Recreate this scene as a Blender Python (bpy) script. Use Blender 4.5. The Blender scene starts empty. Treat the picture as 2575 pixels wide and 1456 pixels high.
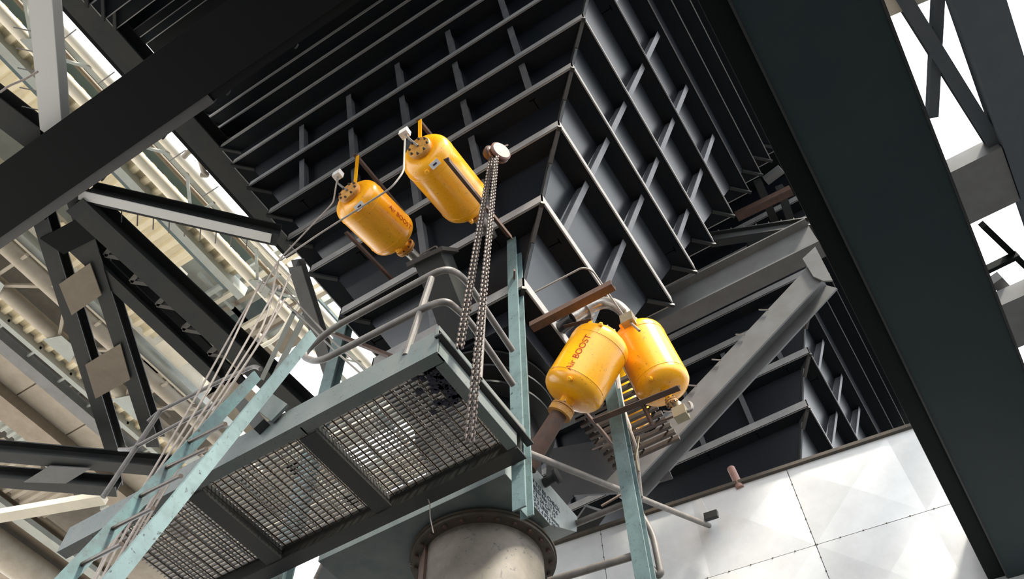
import bpy, bmesh, math, random
from mathutils import Vector as V, Matrix
random.seed(7)
sc=bpy.context.scene; COL=sc.collection
# ---------------- camera
CAM=V((0,0,1.6)); YAW,PIT,ROLL,FPX=-0.5383,0.9969,-0.0273,2181.3
fw=V((math.sin(YAW)*math.cos(PIT),math.cos(YAW)*math.cos(PIT),math.sin(PIT)))
r0=V((math.cos(YAW),-math.sin(YAW),0)); u0=r0.cross(fw)
rt=math.cos(ROLL)*r0+math.sin(ROLL)*u0; up=-math.sin(ROLL)*r0+math.cos(ROLL)*u0
cd=bpy.data.cameras.new('camera'); cam=bpy.data.objects.new('camera',cd); COL.objects.link(cam)
cd.sensor_width=36; cd.lens=FPX/2575*36; cd.clip_end=500; cd.clip_start=.05
m=Matrix((rt,up,-fw)).transposed().to_4x4(); m.translation=CAM; cam.matrix_world=m
sc.camera=cam
# ---------------- sky, exposure
sc.view_settings.view_transform='Standard'; sc.view_settings.look='None'
sc.view_settings.gamma=1; sc.view_settings.use_curve_mapping=False; sc.view_settings.exposure=0.85
wd=bpy.data.worlds.new('overcast_sky'); sc.world=wd; wd.use_nodes=True
nt=wd.node_tree; bg=nt.nodes['Background']
tc=nt.nodes.new('ShaderNodeTexCoord'); sx=nt.nodes.new('ShaderNodeSeparateXYZ'); cr=nt.nodes.new('ShaderNodeValToRGB')
nt.links.new(tc.outputs['Generated'],sx.inputs[0]); nt.links.new(sx.outputs['Z'],cr.inputs[0]); nt.links.new(cr.outputs[0],bg.inputs['Color'])
e=cr.color_ramp.elements; e[0].position=0.0; e[0].color=(.80,.86,.92,1); e[1].position=.55; e[1].color=(.98,.99,1.0,1)
q=cr.color_ramp.elements.new(.18); q.color=(.88,.93,.98,1)
bg.inputs['Strength'].default_value=1.9
sd=bpy.data.lights.new('sun','SUN'); sd.energy=5.0; sd.angle=math.radians(8); sd.color=(1,.93,.8)
so=bpy.data.objects.new('sun',sd); COL.objects.link(so)
so.rotation_euler=V((-.60,.2,-.77)).to_track_quat('-Z','Y').to_euler()

# ---------------- pixel of the photograph -> point on a real plane x=, y= or z= (metres)
def at(px,py,x=None,y=None,z=None):
    d=fw+rt*((px-1287.5)/FPX)-up*((py-728)/FPX)
    i,v=(0,x) if x is not None else (1,y) if y is not None else (2,z)
    return CAM+d*((v-CAM[i])/d[i])
# ---------------- materials
MATS={}
def mat(name,c,rough=.5,metal=0,c2=None,scale=3,amt=1.0,spec=.5,bump=0,lo=.35,hi=.7,stretch=None,c3=None,s3=25,coat=0,ior=1.5):
    if name in MATS: return MATS[name]
    mt=bpy.data.materials.new(name); mt.use_nodes=True; n=mt.node_tree.nodes; l=mt.node_tree.links; b=n['Principled BSDF']
    b.inputs['Base Color'].default_value=(*c,1); b.inputs['Roughness'].default_value=rough; b.inputs['Metallic'].default_value=metal
    b.inputs['Specular IOR Level'].default_value=spec
    b.inputs['IOR'].default_value=ior
    if coat: b.inputs['Coat Weight'].default_value=coat; b.inputs['Coat Roughness'].default_value=.12
    if c2:
        t=n.new('ShaderNodeTexCoord'); mp=n.new('ShaderNodeMapping'); l.new(t.outputs['Object'],mp.inputs[0])
        if stretch: mp.inputs['Scale'].default_value=stretch
        nz=n.new('ShaderNodeTexNoise'); nz.inputs['Scale'].default_value=scale; nz.inputs['Detail'].default_value=6; nz.inputs['Roughness'].default_value=.65
        l.new(mp.outputs[0],nz.inputs['Vector'])
        r=n.new('ShaderNodeMapRange'); r.inputs['From Min'].default_value=lo; r.inputs['From Max'].default_value=hi; r.inputs['To Max'].default_value=amt
        l.new(nz.outputs['Fac'],r.inputs['Value'])
        mx=n.new('ShaderNodeMix'); mx.data_type='RGBA'; mx.inputs['A'].default_value=(*c,1); mx.inputs['B'].default_value=(*c2,1)
        l.new(r.outputs[0],mx.inputs['Factor']); out=mx.outputs['Result']
        if c3:
            n3=n.new('ShaderNodeTexNoise'); n3.inputs['Scale'].default_value=s3; n3.inputs['Detail'].default_value=4; n3.inputs['Distortion'].default_value=1.5
            l.new(mp.outputs[0],n3.inputs['Vector'])
            r3=n.new('ShaderNodeMapRange'); r3.inputs['From Min'].default_value=.62; r3.inputs['From Max'].default_value=.72
            l.new(n3.outputs['Fac'],r3.inputs['Value'])
            m3=n.new('ShaderNodeMix'); m3.data_type='RGBA'; m3.inputs['B'].default_value=(*c3,1); l.new(out,m3.inputs['A']); l.new(r3.outputs[0],m3.inputs['Factor']); out=m3.outputs['Result']
        l.new(out,b.inputs['Base Color'])
        if bump:
            bp=n.new('ShaderNodeBump'); bp.inputs['Strength'].default_value=bump; bp.inputs['Distance'].default_value=.02
            l.new(nz.outputs['Fac'],bp.inputs['Height']); l.new(bp.outputs[0],b.inputs['Normal'])
    MATS[name]=mt; return mt
STEEL=mat('dark_blue_steel_paint',(0.006,0.009,0.014),.3,0,(0.013,0.013,0.016),1.6,spec=.5,bump=.02,ior=1.75)
LIP=mat('lit_grey_lip_paint',(0.357,0.344,0.330),.5,0,(0.261,0.255,0.255),4)  # hopper paint lightened for the lips that face the light
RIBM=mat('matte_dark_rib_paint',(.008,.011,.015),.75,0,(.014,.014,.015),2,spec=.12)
CSTR=mat('dull_brown_strut_paint',(0.042,0.034,0.028),.6,0,(0.063,0.056,0.049),8)
STIF=mat('grey_stiffener_paint',(0.135,0.135,0.140),.45,0,(0.081,0.081,0.090),4)
GIRD=mat('green_blue_girder_paint',(0.017,0.030,0.035),.6,0,(0.022,0.035,0.038),1.5,spec=.3)
BLACK=mat('black_green_girder_paint',(0.003,0.005,0.005),.6,0,(0.004,0.006,0.006),1.5,spec=.15)
FRAME=mat('dark_grey_frame_paint',(0.021,0.024,0.025),.5,0,(0.035,0.034,0.030),2,spec=.4)
LATT=mat('brown_grey_lattice_paint',(0.096,0.088,0.080),.5,0,(0.128,0.120,0.104),4)
SKYG=mat('blue_grey_girder_paint',(.07,.085,.10),.55,0,(.085,.095,.105),2)
MIDG=mat('mid_grey_plate_paint',(0.070,0.070,0.073),.5,0,(0.091,0.084,0.084),3)
GALD=mat('shaded_galvanised_sheet',(.10,.125,.12),.6,.1,(.16,.18,.17),4,stretch=(1,1,.3))  # darker copy of the hood sheet, underside shade put into its colour
FRAMEL=mat('worn_grey_frame_paint',(0.187,0.187,0.187),.5,0,(0.148,0.144,0.140),3)
TEAL=mat('teal_paint',(0.150,0.218,0.218),.45,0,(0.102,0.143,0.143),7,lo=.45,hi=.75,c3=(0.041,0.048,0.048),s3=22)
TEALB=mat('bright_teal_paint',(0.100,0.190,0.190),.5,0,(0.074,0.089,0.092),5,c3=(0.048,0.037,0.031),s3=18)
TEALD=mat('dusty_teal_beam_paint',(0.105,0.132,0.126),.5,0,(0.157,0.162,0.153),3,c3=(0.053,0.053,0.053))
RUST=mat('rusty_brown_steel',(0.111,0.055,0.034),.7,0,(0.055,0.034,0.027),9)
RAIL=mat('grey_brown_railing_paint',(.13,.115,.105),.5,0,(.2,.18,.16),8,spec=.5)
TANK=mat('orange_yellow_tank_paint',(.97,.45,.008),.28,0,(.93,.36,.008),2.2,c3=(.35,.14,.03),s3=38,bump=.01,coat=.25)
TANKD=mat('dull_orange_tank_paint',(.62,.3,.05),.45,0,(.4,.18,.05),14,c3=(.12,.06,.03))
BOLT=mat('dark_bolt_steel',(.06,.05,.045),.5,.5,(.12,.08,.05),20)
CLAD=mat('bright_aluminium_cladding',(0.769,0.769,0.760),.45,.3,(0.666,0.666,0.658),2.5,bump=.05)
GALV=mat('weathered_galvanised_sheet',(0.357,0.399,0.391),.45,.35,(0.212,0.246,0.238),5,c3=(0.255,0.238,0.204),s3=9,stretch=(1,1,.4))
DUST=mat('sooty_tan_pipe_steel',(0.225,0.195,0.158),.62,0,(0.112,0.098,0.079),2.6,c3=(0.068,0.060,0.053),s3=12,bump=.05)
FLNG=mat('dark_rusty_flange_steel',(0.056,0.052,0.044),.6,.1,(0.096,0.068,0.044),8)
SILV=mat('silver_elbow_pipe',(0.495,0.468,0.432),.35,.75,(0.315,0.270,0.234),14)
CREAM=mat('cream_painted_steel',(.78,.71,.57),.5,0,(.66,.6,.49),2)
LITWHITE=mat('lit_white_paint',(0.880,0.870,0.840),.5)  # white that stands in for light on the left braces
CORR=mat('corrugated_cream_sheet',(.82,.72,.50),.45,0,(.72,.62,.44),2)
GREYG=mat('grey_gallery_paint',(0.379,0.413,0.390),.5,0,(0.321,0.321,0.286),2)
BLUEG=mat('teal_grey_gallery_paint',(0.062,0.100,0.106),.5,0,(0.088,0.119,0.119),2)
BEIGE=mat('beige_soffit_panel',(0.383,0.334,0.268),.6,0,(0.315,0.268,0.210),3)
BRNG=mat('brown_gallery_beam',(0.223,0.173,0.122),.55,0,(0.284,0.233,0.173),3)
CHAINM=mat('oiled_chain_steel',(.12,.09,.075),.6,.15,(.06,.045,.04),30)
PINK=mat('faded_red_wheel_paint',(0.156,0.059,0.045),.5,0,(0.112,0.052,0.037),12)
ROPE=mat('pale_hose_rubber',(0.357,0.306,0.264),.6,0,(0.255,0.212,0.187),20)
WIRE=mat('grey_cable_steel',(.22,.2,.18),.5,.3)
BRASS=mat('dull_brass',(.4,.34,.22),.4,.6,(.3,.26,.2),15)
GRATE=mat('sooty_grating_steel',(0.176,0.168,0.152),.5,.2,(0.080,0.072,0.068),5)
GRATD=mat('brown_grating_steel',(.09,.065,.05),.6,.1,(.05,.04,.035),6)
PLATE=mat('white_nameplate',(.8,.76,.72),.5)
RED=mat('red_stencil_paint',(.55,.05,.02),.6)
INK=mat('black_marker_ink',(.03,.03,.05),.7)
GROUND=mat('grey_dusty_concrete',(.035,.037,.04),.9,0,(.025,.026,.028),.3)
# ---------------- mesh helpers
def new(name,verts,faces,mt,parent=None,smooth=False):
    me=bpy.data.meshes.new(name); me.from_pydata([tuple(v) for v in verts],[],faces); me.update()
    bm=bmesh.new(); bm.from_mesh(me); bmesh.ops.recalc_face_normals(bm,faces=bm.faces); bm.to_mesh(me); bm.free()
    if isinstance(mt,bpy.types.Material): me.materials.append(mt)
    if smooth:
        me.shade_smooth()
        try: me.set_sharp_from_angle(angle=math.radians(35))
        except Exception: pass
    o=bpy.data.objects.new(name,me); COL.objects.link(o)
    if parent:
        o.parent=parent; o.matrix_parent_inverse=parent.matrix_world.inverted() if False else Matrix.Translation(-parent.location)
    return o
class MB:
    def __init__(s): s.v=[]; s.f=[]
    def add(s,vs,fs):
        n=len(s.v); s.v+= [V(a) for a in vs]; s.f+=[tuple(i+n for i in f) for f in fs]; return s
    def frame(s,A,B,upv):
        d=(B-A); L=d.length; d=d/L
        w=V(upv)-d*V(upv).dot(d)
        if w.length<1e-4: w=V((1,0,0))-d*d.x
        w.normalize(); return d,d.cross(w),w,L
    def prof(s,A,B,pts,upv=(0,0,1)):      # closed profile (side, up) swept A->B
        A=V(A);B=V(B);d,sd,w,L=s.frame(A,B,upv); n=len(pts)
        vs=[A+sd*p[0]+w*p[1] for p in pts]+[B+sd*p[0]+w*p[1] for p in pts]
        fs=[(i,(i+1)%n,n+(i+1)%n,n+i) for i in range(n)]
        me_tri=[tuple(range(n)),tuple(range(2*n-1,n-1,-1))]
        return s.add(vs,fs+me_tri)
    def bar(s,A,B,w,h,upv=(0,0,1),oz=0): return s.prof(A,B,[(-w/2,-h/2+oz),(w/2,-h/2+oz),(w/2,h/2+oz),(-w/2,h/2+oz)],upv)
    def box(s,a,b):
        x0,y0,z0=a;x1,y1,z1=b
        return s.add([(x0,y0,z0),(x1,y0,z0),(x1,y1,z0),(x0,y1,z0),(x0,y0,z1),(x1,y0,z1),(x1,y1,z1),(x0,y1,z1)],[(0,3,2,1),(4,5,6,7),(0,1,5,4),(1,2,6,5),(2,3,7,6),(3,0,4,7)])
    def ibeam(s,A,B,w,h,t=.03,upv=(0,0,1)):
        a=w/2;b=h/2;c=t/2
        for z in (-b+c,b-c): s.bar(A,B,w,t,upv,z)
        return s.bar(A,B,t*.8,h-2*t,upv)
    def lbeam(s,A,B,w,h,t=.015,upv=(0,0,1)):
        return s.prof(A,B,[(0,0),(w,0),(w,t),(t,t),(t,h),(0,h)],upv)
    def cbeam(s,A,B,w,h,t=.015,upv=(0,0,1)):   # channel, open to +side
        b=h/2; return s.prof(A,B,[(0,-b),(w,-b),(w,-b+t),(t,-b+t),(t,b-t),(w,b-t),(w,b),(0,b)],upv)
    def tube(s,pts,r,seg=12,cap=True):
        pts=[V(p) for p in pts]; n=len(pts); base=len(s.v); fr=None
        for i,p in enumerate(pts):
            t=(pts[min(i+1,n-1)]-pts[max(i-1,0)]).normalized()
            if fr is None:
                fr=V((0,0,1)).cross(t)
                if fr.length<1e-3: fr=V((1,0,0)).cross(t)
            fr=(fr-t*fr.dot(t)).normalized(); b=t.cross(fr)
            rr=r[i] if isinstance(r,(list,tuple)) else r
            s.v+=[p+fr*(rr*math.cos(2*math.pi*k/seg))+b*(rr*math.sin(2*math.pi*k/seg)) for k in range(seg)]
        for i in range(n-1):
            for k in range(seg):
                a=base+i*seg+k;c=base+i*seg+(k+1)%seg; s.f.append((a,c,c+seg,a+seg))
        if cap: s.f.append(tuple(base+k for k in range(seg))[::-1]); s.f.append(tuple(base+(n-1)*seg+k for k in range(seg)))
        return s
    def lathe(s,prof,A,axis,seg=40):   # prof: list of (dist along axis, radius)
        A=V(A); axis=V(axis).normalized(); a=axis.orthogonal().normalized(); b=axis.cross(a); base=len(s.v); n=len(prof)
        for h,r in prof: s.v+=[A+axis*h+a*(r*math.cos(2*math.pi*k/seg))+b*(r*math.sin(2*math.pi*k/seg)) for k in range(seg)]
        for i in range(n-1):
            for k in range(seg):
                p=base+i*seg+k;q=base+i*seg+(k+1)%seg; s.f.append((p,q,q+seg,p+seg))
        s.f.append(tuple(base+k for k in range(seg))[::-1]); s.f.append(tuple(base+(n-1)*seg+k for k in range(seg)))
        return s
    def plate(s,pts,n,t):
        n=V(n).normalized()*t; k=len(pts); pts=[V(p) for p in pts]
        return s.add(pts+[p+n for p in pts],[tuple(range(k))[::-1],tuple(range(k,2*k))]+[(i,(i+1)%k,k+(i+1)%k,k+i) for i in range(k)])
    def build(s,name,mt,parent=None,smooth=False): return new(name,s.v,s.f,mt,parent,smooth)
def tag(o,label=None,cat=None,group=None,kind=None):
    for k,v in (('label',label),('category',cat),('group',group),('kind',kind)):
        if v: o[k]=v
    return o
def thing(name,label,cat,loc,group=None):
    o=bpy.data.objects.new(name,None); COL.objects.link(o); o.location=V(loc); o.empty_display_size=.2
    return tag(o,label,cat,group)
def one(name,mb,mt,label,cat,group=None,smooth=False): return tag(mb.build(name,mt,None,smooth),label,cat,group)
def lerp(a,b,t): return V(a)*(1-t)+V(b)*t
def bez(pts,n=10,rad=None):   # Catmull-Rom through points
    P=[V(p) for p in pts]; P=[2*P[0]-P[1]]+P+[2*P[-1]-P[-2]]; out=[]
    for i in range(1,len(P)-2):
        for k in range(n):
            t=k/n; a,b,c,d=P[i-1:i+3]
            out.append(.5*((2*b)+(c-a)*t+(2*a-5*b+4*c-d)*t*t+(3*b-a-3*c+d)*t**3))
    out.append(P[-2]); return out
def corner(pts,r=.12,n=6):    # polyline with rounded corners
    P=[V(p) for p in pts]; out=[P[0]]
    for i in range(1,len(P)-1):
        a=(P[i-1]-P[i]);b=(P[i+1]-P[i]); ra=min(r,a.length*.45,b.length*.45); A=P[i]+a.normalized()*ra; B=P[i]+b.normalized()*ra
        for k in range(n+1):
            t=k/n; out.append(A*(1-t)**2+P[i]*2*t*(1-t)+B*t*t)
    return out+[P[-1]]
# ================= SETTING
g=MB().box((-120,-120,-.3),(80,120,0)).build('ground',GROUND); tag(g,kind='structure')
bounce_slab=MB().box((-100,-60,-.0),(-17,100,.02)).build('ground',mat('bounce_slab_concrete',(.5,.48,.44),.9,0,(.42,.4,.37),.3)); tag(bounce_slab,kind='structure')  # unseen pale slab, added to bounce light up onto the galleries
dk=MB().box((-9.2,-30,19.75),(3.7,60,20.1)).build('ceiling',BLACK); tag(dk,kind='structure')
# ================= HOPPERS
Z=[11.2,12.295,13.236,14.10,15.10,16.03,16.77,17.41,18.0,18.6]
SX,SY=.468,.297; NX,NY=-2.171,4.431; WA,WB=3.181,2.707
def hopper(oy,label,faces,levels,low=True):
    C0=V((NX-WA/2,NY+WB/2+oy,0))
    def rect(z,inset=0):
        d=z-Z[0]; a=WA/2+SX*d-inset; b=WB/2+SY*d-inset
        return [V((C0.x-a,C0.y-b,z)),V((C0.x+a,C0.y-b,z)),V((C0.x+a,C0.y+b,z)),V((C0.x-a,C0.y+b,z))]
    t=thing('ash_hopper',label,'hopper',(C0.x,C0.y,9.7),'row of dark ash hoppers')
    I=.27
    zb=10.0; lo=rect(zb,.30); hi=rect(19.7,.27)
    m=MB(); vs=lo+hi; m.add(vs,[(3,2,1,0),(4,5,6,7)]+[(i,(i+1)%4,4+(i+1)%4,4+i) for i in range(4)]); m.build('shell',STEEL,t)
    zz=([10.05] if low else [])+Z
    for k,z in enumerate(zz):
        if k not in levels: continue
        R=rect(z) if not(low and k==0) else rect(z,-.05)
        Q=rect(z,I+.03)
        cw=[(R[i]-V((C0.x,C0.y,z))) for i in range(4)]
        for i in faces:
            a,b=R[i],R[(i+1)%4]; ia,ib=Q[i],Q[(i+1)%4]
            nrm=((b-a).cross(V((0,0,1)))).normalized()
            if nrm.dot(cw[i])<0: nrm=-nrm
            mm=MB(); h=.19; tk=.018
            mm.add([ia,ib,b,a,ia+V((0,0,tk)),ib+V((0,0,tk)),b+V((0,0,tk)),a+V((0,0,tk))],[(3,2,1,0),(4,5,6,7),(0,1,5,4),(1,2,6,5),(2,3,7,6),(3,0,4,7)])
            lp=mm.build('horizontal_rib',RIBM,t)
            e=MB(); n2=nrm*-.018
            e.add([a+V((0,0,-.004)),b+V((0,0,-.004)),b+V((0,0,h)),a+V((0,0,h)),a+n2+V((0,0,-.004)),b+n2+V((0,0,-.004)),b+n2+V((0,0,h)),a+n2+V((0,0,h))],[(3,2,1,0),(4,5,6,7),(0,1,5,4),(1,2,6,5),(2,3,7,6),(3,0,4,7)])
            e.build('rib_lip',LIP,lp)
            # mitre strut under the corner
            s_=MB().bar(a+V((0,0,-.03)),ia+V((0,0,-.03)),.05,.05).build('corner_strut',FRAME,t)
    # vertical stiffeners between the ribs
    for i in faces:
        for j in range(len(zz)-1):
            if j not in levels or j>5: continue
            z0,z1=zz[j],zz[j+1]; 
            A0,A1=rect(z0,I),rect(z1,I)
            if i in (0,2): cs=[C0.x-1.09*4+1.035*q-.02 for q in range(10)]; 
            else: cs=[C0.y+1.08*(q-4)+.33 for q in range(9)]
            for c in cs:
                if i in (0,2):
                    y0=A0[0].y if i==0 else A0[2].y; y1=A1[0].y if i==0 else A1[2].y
                    if not (A0[0].x+.12<c<A0[1].x-.12): continue
                    p0=V((c,y0,z0)); p1=V((c,y1,z1-.0)); out=V((0,-1 if i==0 else 1,0)); sd_=V((1,0,0))
                else:
                    x0=A0[1].x if i==1 else A0[0].x; x1=A1[1].x if i==1 else A1[0].x
                    if not (A0[1].y+.12<c<A0[2].y-.12): continue
                    p0=V((x0,c,z0)); p1=V((x1,c,z1)); out=V((1 if i==1 else -1,0,0)); sd_=V((0,1,0))
                mm=MB(); w=.10; d_=.15; tk=.014
                mm.add([p0,p1,p1+out*d_,p0+out*d_]+[q+sd_*tk for q in (p0,p1,p1+out*d_,p0+out*d_)],[(0,1,2,3),(7,6,5,4),(0,4,5,1),(1,5,6,2),(2,6,7,3),(3,7,4,0)])
                a0=p0+out*d_;a1=p1+out*d_; 
                mm.add([a0-sd_*w/2,a0+sd_*w/2,a1+sd_*w/2,a1-sd_*w/2]+[q+out*tk for q in (a0-sd_*w/2,a0+sd_*w/2,a1+sd_*w/2,a1-sd_*w/2)],[(0,1,2,3),(7,6,5,4),(0,4,5,1),(1,5,6,2),(2,6,7,3),(3,7,4,0)])
                mm.build('vertical_stiffener',STIF,t)
    # corner ridge angles
    for ci in ((1,) if 1 in faces and 0 in faces else ()):
        for j in range(len(zz)-1):
            a=rect(zz[j],I-.02)[ci]; b=rect(zz[j+1],I-.02)[ci]
            MB().tube([lerp(a,b,.0),lerp(a,b,1)],.035,6).build('corner_seam',FRAME,t)
            MB().bar(lerp(a,b,.72)+V((.07,-.07,0)),lerp(rect(zz[j+1])[ci],a,.0)+V((-.04,.04,-.02)),.05,.05).build('corner_strut',CSTR,t)
    return t,C0
lv=set(range(11))
h1,C0=hopper(0,'dark steel hopper in the middle with the air tanks beside its walls','hopper') if False else hopper(0,'dark ribbed steel hopper in the middle, above the grated platform and the orange tanks',(0,1,2,3),lv)
hopper(8.62,'dark blue ribbed hopper on the right, above the white cladding wall',(0,1),set(range(4,11)))
hopper(-8.62,'dark hopper at the upper left, beyond the wide black girder',(2,3),set(range(5,11)),low=True)
# hopper outlet: flanges, throat, pipe
OC=V((-3.85,5.75,0))
t=thing('outlet_throat','dark round hopper throat with stacked flange rings under the middle hopper','hopper outlet',(OC.x,OC.y,8.0))
MB().box((OC.x-.95,OC.y-.85,9.72),(OC.x+.95,OC.y+.85,10.02)).build('throat_box',STEEL,t)
MB().lathe([(0,.63),(1.75,.63)],(OC.x,OC.y,7.97),(0,0,1)).build('throat_pipe',STEEL,t,True)
for z,r in ((9.66,.86),(9.42,.84),(9.16,.82)):
    MB().lathe([(0,r),(.03,r)],(OC.x,OC.y,z),(0,0,1),48).build('flange_ring',FRAME,t,True)
MB().bar((-3.02,5.2,9.65),(-3.02,5.2,8.3),.28,.03,(1,0,0)).build('throat_lug',STEEL,t)
# feed box with handwriting
t=thing('galvanised_hood','weathered galvanised box hood with handwriting, behind the teal post above the round pipe','hood',(OC.x,OC.y,7.45))
x0,x1,y0,y1=-5.25,-3.05,4.86,6.36
HP=[at(*p,x=x1) for p in ((1322,1150),(1452,1300),(1450,1337),(1385,1328))]; HP=HP[:4]+[V((x1,4.9,7.40)),V((x1,4.9,7.9))]; HP[3].z=7.40
MB().plate([p-V((.006,0,0)) for p in HP],(-1,0,0),x1-x0).build('hood_body',GALD,t)
MB().plate(HP,(-1,0,0),.006).build('side_sheet',GALV,t)
MB().lathe([(0,.05),(.14,.05),(.14,.09),(.17,.09)],tuple(at(1368,1215,x=x1)),(1,0,.1),16).build('stub_nozzle',FRAME,t,True)
def text(body,size,ext=.001):
    c=bpy.data.curves.new('txt','FONT'); c.body=body; c.size=size; c.extrude=ext; c.align_x='CENTER'; c.align_y='CENTER'
    o=bpy.data.objects.new('txt',c); COL.objects.link(o); bpy.context.view_layer.update()
    me=bpy.data.meshes.new_from_object(o); bpy.data.objects.remove(o); vs=[v.co.copy() for v in me.vertices]; fs=[tuple(p.vertices) for p in me.polygons]
    return vs,fs
scr='KOP TO BE CHECK\nWELD No 12 5.6\nT.L. 24 CH 15\nNO 3 LINE 16mm\nFIX 4 PTS 08'
vs,fs=text(scr,.075)
hwc=at(1368,1268,x=x1); hd1=(HP[1]-HP[0]).normalized(); hd2=V((1,0,0)).cross(hd1)
if hd2.z<0: hd2=-hd2
new('handwriting',[hwc+V((.004+v.z,0,0))+hd1*v.x+hd2*v.y for v in vs],fs,INK,t)
# big round pipe at the bottom
t=thing('outlet_pipe','wide sooty tan round pipe with a bolted flange at the bottom centre','pipe',(OC.x,OC.y,0))
MB().lathe([(0,.6),(7.33,.6)],(OC.x,OC.y,0),(0,0,1),64).build('pipe_body',DUST,t,True)
fl=MB().lathe([(0,.715),(.035,.715),(.035,.73),(.06,.73)],(OC.x,OC.y,7.31),(0,0,1),64).build('flange',FLNG,t,True)
for k in range(24):
    a=2*math.pi*k/24; MB().lathe([(0,.022),(.03,.022)],(OC.x+.665*math.cos(a),OC.y+.665*math.sin(a),7.285),(0,0,1),6).build('bolt',RUST,fl)
sa=math.radians(-128); rd=V((math.cos(sa),math.sin(sa),0)); tg=V((-rd.y,rd.x,0)); b0=V((OC.x,OC.y,0))+rd*.62
st=MB().cbeam(b0+V((0,0,4.5))-tg*.0,b0+V((0,0,7.3)),.10,.2,.014,tuple(tg)).build('bolted_stiffener',RUST,t)
for k in range(6): MB().lathe([(0,.018),(.02,.018)],b0+rd*.10+V((0,0,7.1-.35*k))+tg*.03,rd,8).build('bolt',BOLT,st)
# ================= MAIN GIRDERS
t=thing('plate_girder','wide black plate girder crossing the upper left above everything','girder',(-4,1.05,13.4),'two wide dark girders')
MB().box((-14,.62,13.0),(.75,1.42,13.04)).build('bottom_flange',BLACK,t)
MB().box((-14,.98,13.04),(.75,1.02,14.6)).build('web',BLACK,t)
MB().box((-14,1.425,13.03),(-5.6,1.56,13.2)).build('side_angle',MIDG,t); MB().box((-5.6,1.425,13.05),(.75,1.54,13.2)).build('side_angle',BLACK,t)
for k in range(9): MB().box((-9+1.2*k,1.56,13.06),(-8.97+1.2*k,1.585,13.2)).build('angle_cleat',FRAME,t)
t=thing('plate_girder','wide black-green box girder running down the right side','girder',(1,3,7.7),'two wide dark girders')
MB().box((.5,-3,7.6),(1.385,9.40,8.4)).build('box_body',GIRD,t)
MB().box((.325,-3,7.64),(.5,9.28,7.69)).build('side_flange',BLACK,t)
MB().box((.492,-3,7.59),(.51,9.25,7.602)).build('weld_strip',FRAME,t)
MB().box((1.375,-3,7.59),(1.395,9.4,7.605)).build('edge_strip',FRAME,t)
# second girder far right and its bracing against the sky
t=thing('plate_girder','grey-blue girder at the far right edge against the white sky','girder',(4,8,14.2))
MB().box((3.72,-3,14.0),(4.36,26,14.35)).build('box_body',SKYG,t)
t2=[((2384,435),(2436,564),.30,'wide dark cross beam between the two right girders'),((2520,765),(2575,900),.3,'lower dark cross beam at the right edge between the girders')]
for (a,b,h,lb) in t2:
    A=at(*a,z=14.05);B=at(*b,z=14.05); y0=A.y; y1=y0+1.1 
    one('cross_beam',MB().box((2.4,y0,14.03),(3.7,y1,14.4)),FRAMEL,lb,'beam')
def strut(p,q,z,w,h,label,mt,name='brace',cat='brace',kind='box',z2=None,group=None):
    A=at(*p,z=z);B=at(*q,z=z if z2 is None else z2); m=MB()
    if kind=='box': m.bar(A,B,w,h)
    elif kind=='i': m.ibeam(A,B,w,h,min(.03,w*.2))
    elif kind=='tube': m.tube([A,B],w/2,10)
    return one(name,m,mt,label,cat,group,kind=='tube')
strut((2240,-52),(2530,412),14.25,.2,.2,'diagonal dark brace of the sky cross at the top right, falling to the right',SKYG,kind='i')
strut((2360,-40),(2343,292),14.3,.15,.15,'short upright brace of the sky cross at the top right',SKYG)
strut((2470,565),(2600,690),14.3,.1,.15,'thin dark brace at the right edge below the wide cross beam',BLACK)
strut((2478,680),(2560,640),14.2,.08,.15,'short dark strut at the right edge against the sky',BLACK)
strut((2545,-10),(2620,-60),14.2,.12,.12,'small brace in the top right corner',FRAME)
strut((2575,780),(2500,700),14.6,.22,.2,'grey plate brace touching the right girder edge',FRAMEL)
strut((2190,15),(2330,-45),14.3,.5,.1,'pale plate beam at the top edge beside the right girder',CREAM)
# ================= FRAME BEAMS ON THE LEFT
t=thing('side_beam','brown-grey beam along the left side of the hoppers, beside the sky strip','beam',(-8.4,2,17))
MB().ibeam((-8.22,-6,17.1),(-8.22,5.35,17.1),.46,.5,.03).build('beam_body',FRAME,t)
MB().box((-8.53,-6,16.86),(-8.44,5.35,16.9)).build('edge_angle',BLACK,t)
for k in range(8): MB().tube([(-8.6,-2+.9*k,16.9),(-9.0,-2+.9*k,16.9)],.012,6).build('rebar_peg',WIRE,t)
def brace(name,p,q,z,w,h,label,mt,z2=None,pegs=0,under=None):
    A=at(*p,z=z);B=at(*q,z=z2 or z); t=thing(name,label,'brace',A)
    MB().ibeam(A,B,w,h,.025).build('beam_body',mt,t)
    if under: MB().bar(A+V((-.05,-.08,-h/2-.012)),B+V((-.05,-.08,-h/2-.012)),w*.7,.02).build('lit_face_plate',under,t)  # white plate imitates the brace face that catches the light
    d=(B-A).normalized(); s=d.cross(V((0,0,1)))
    for k in range(pegs):
        P=lerp(A,B,(k+2)/(pegs+3)); MB().tube([P+s*(-w/2),P+s*(-w/2-.3)+V((0,0,.02))],.01,6).build('rebar_peg',WIRE,t)
    return t
brace('diagonal_brace',(225,483),(702,592),13.3,.22,.3,'dark diagonal brace left of the hopper, its lit underside painted white',FRAME,pegs=9,under=LITWHITE)
brace('diagonal_brace',(112,-20),(148,420),13.35,.3,.3,'upright-looking brace, whitened as if sunlit, in the top left corner',LITWHITE,pegs=6)  # whole brace coloured white in place of sunlight on its left face
brace('diagonal_brace',(-40,235),(200,420),13.35,.4,.3,'broad dark brace at the left edge above the wide girder',FRAME)
brace('truss_chord',(200,500),(780,1040),13.3,.36,.4,'thick black truss chord running down to the platform from the wide girder',FRAME)
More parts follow.
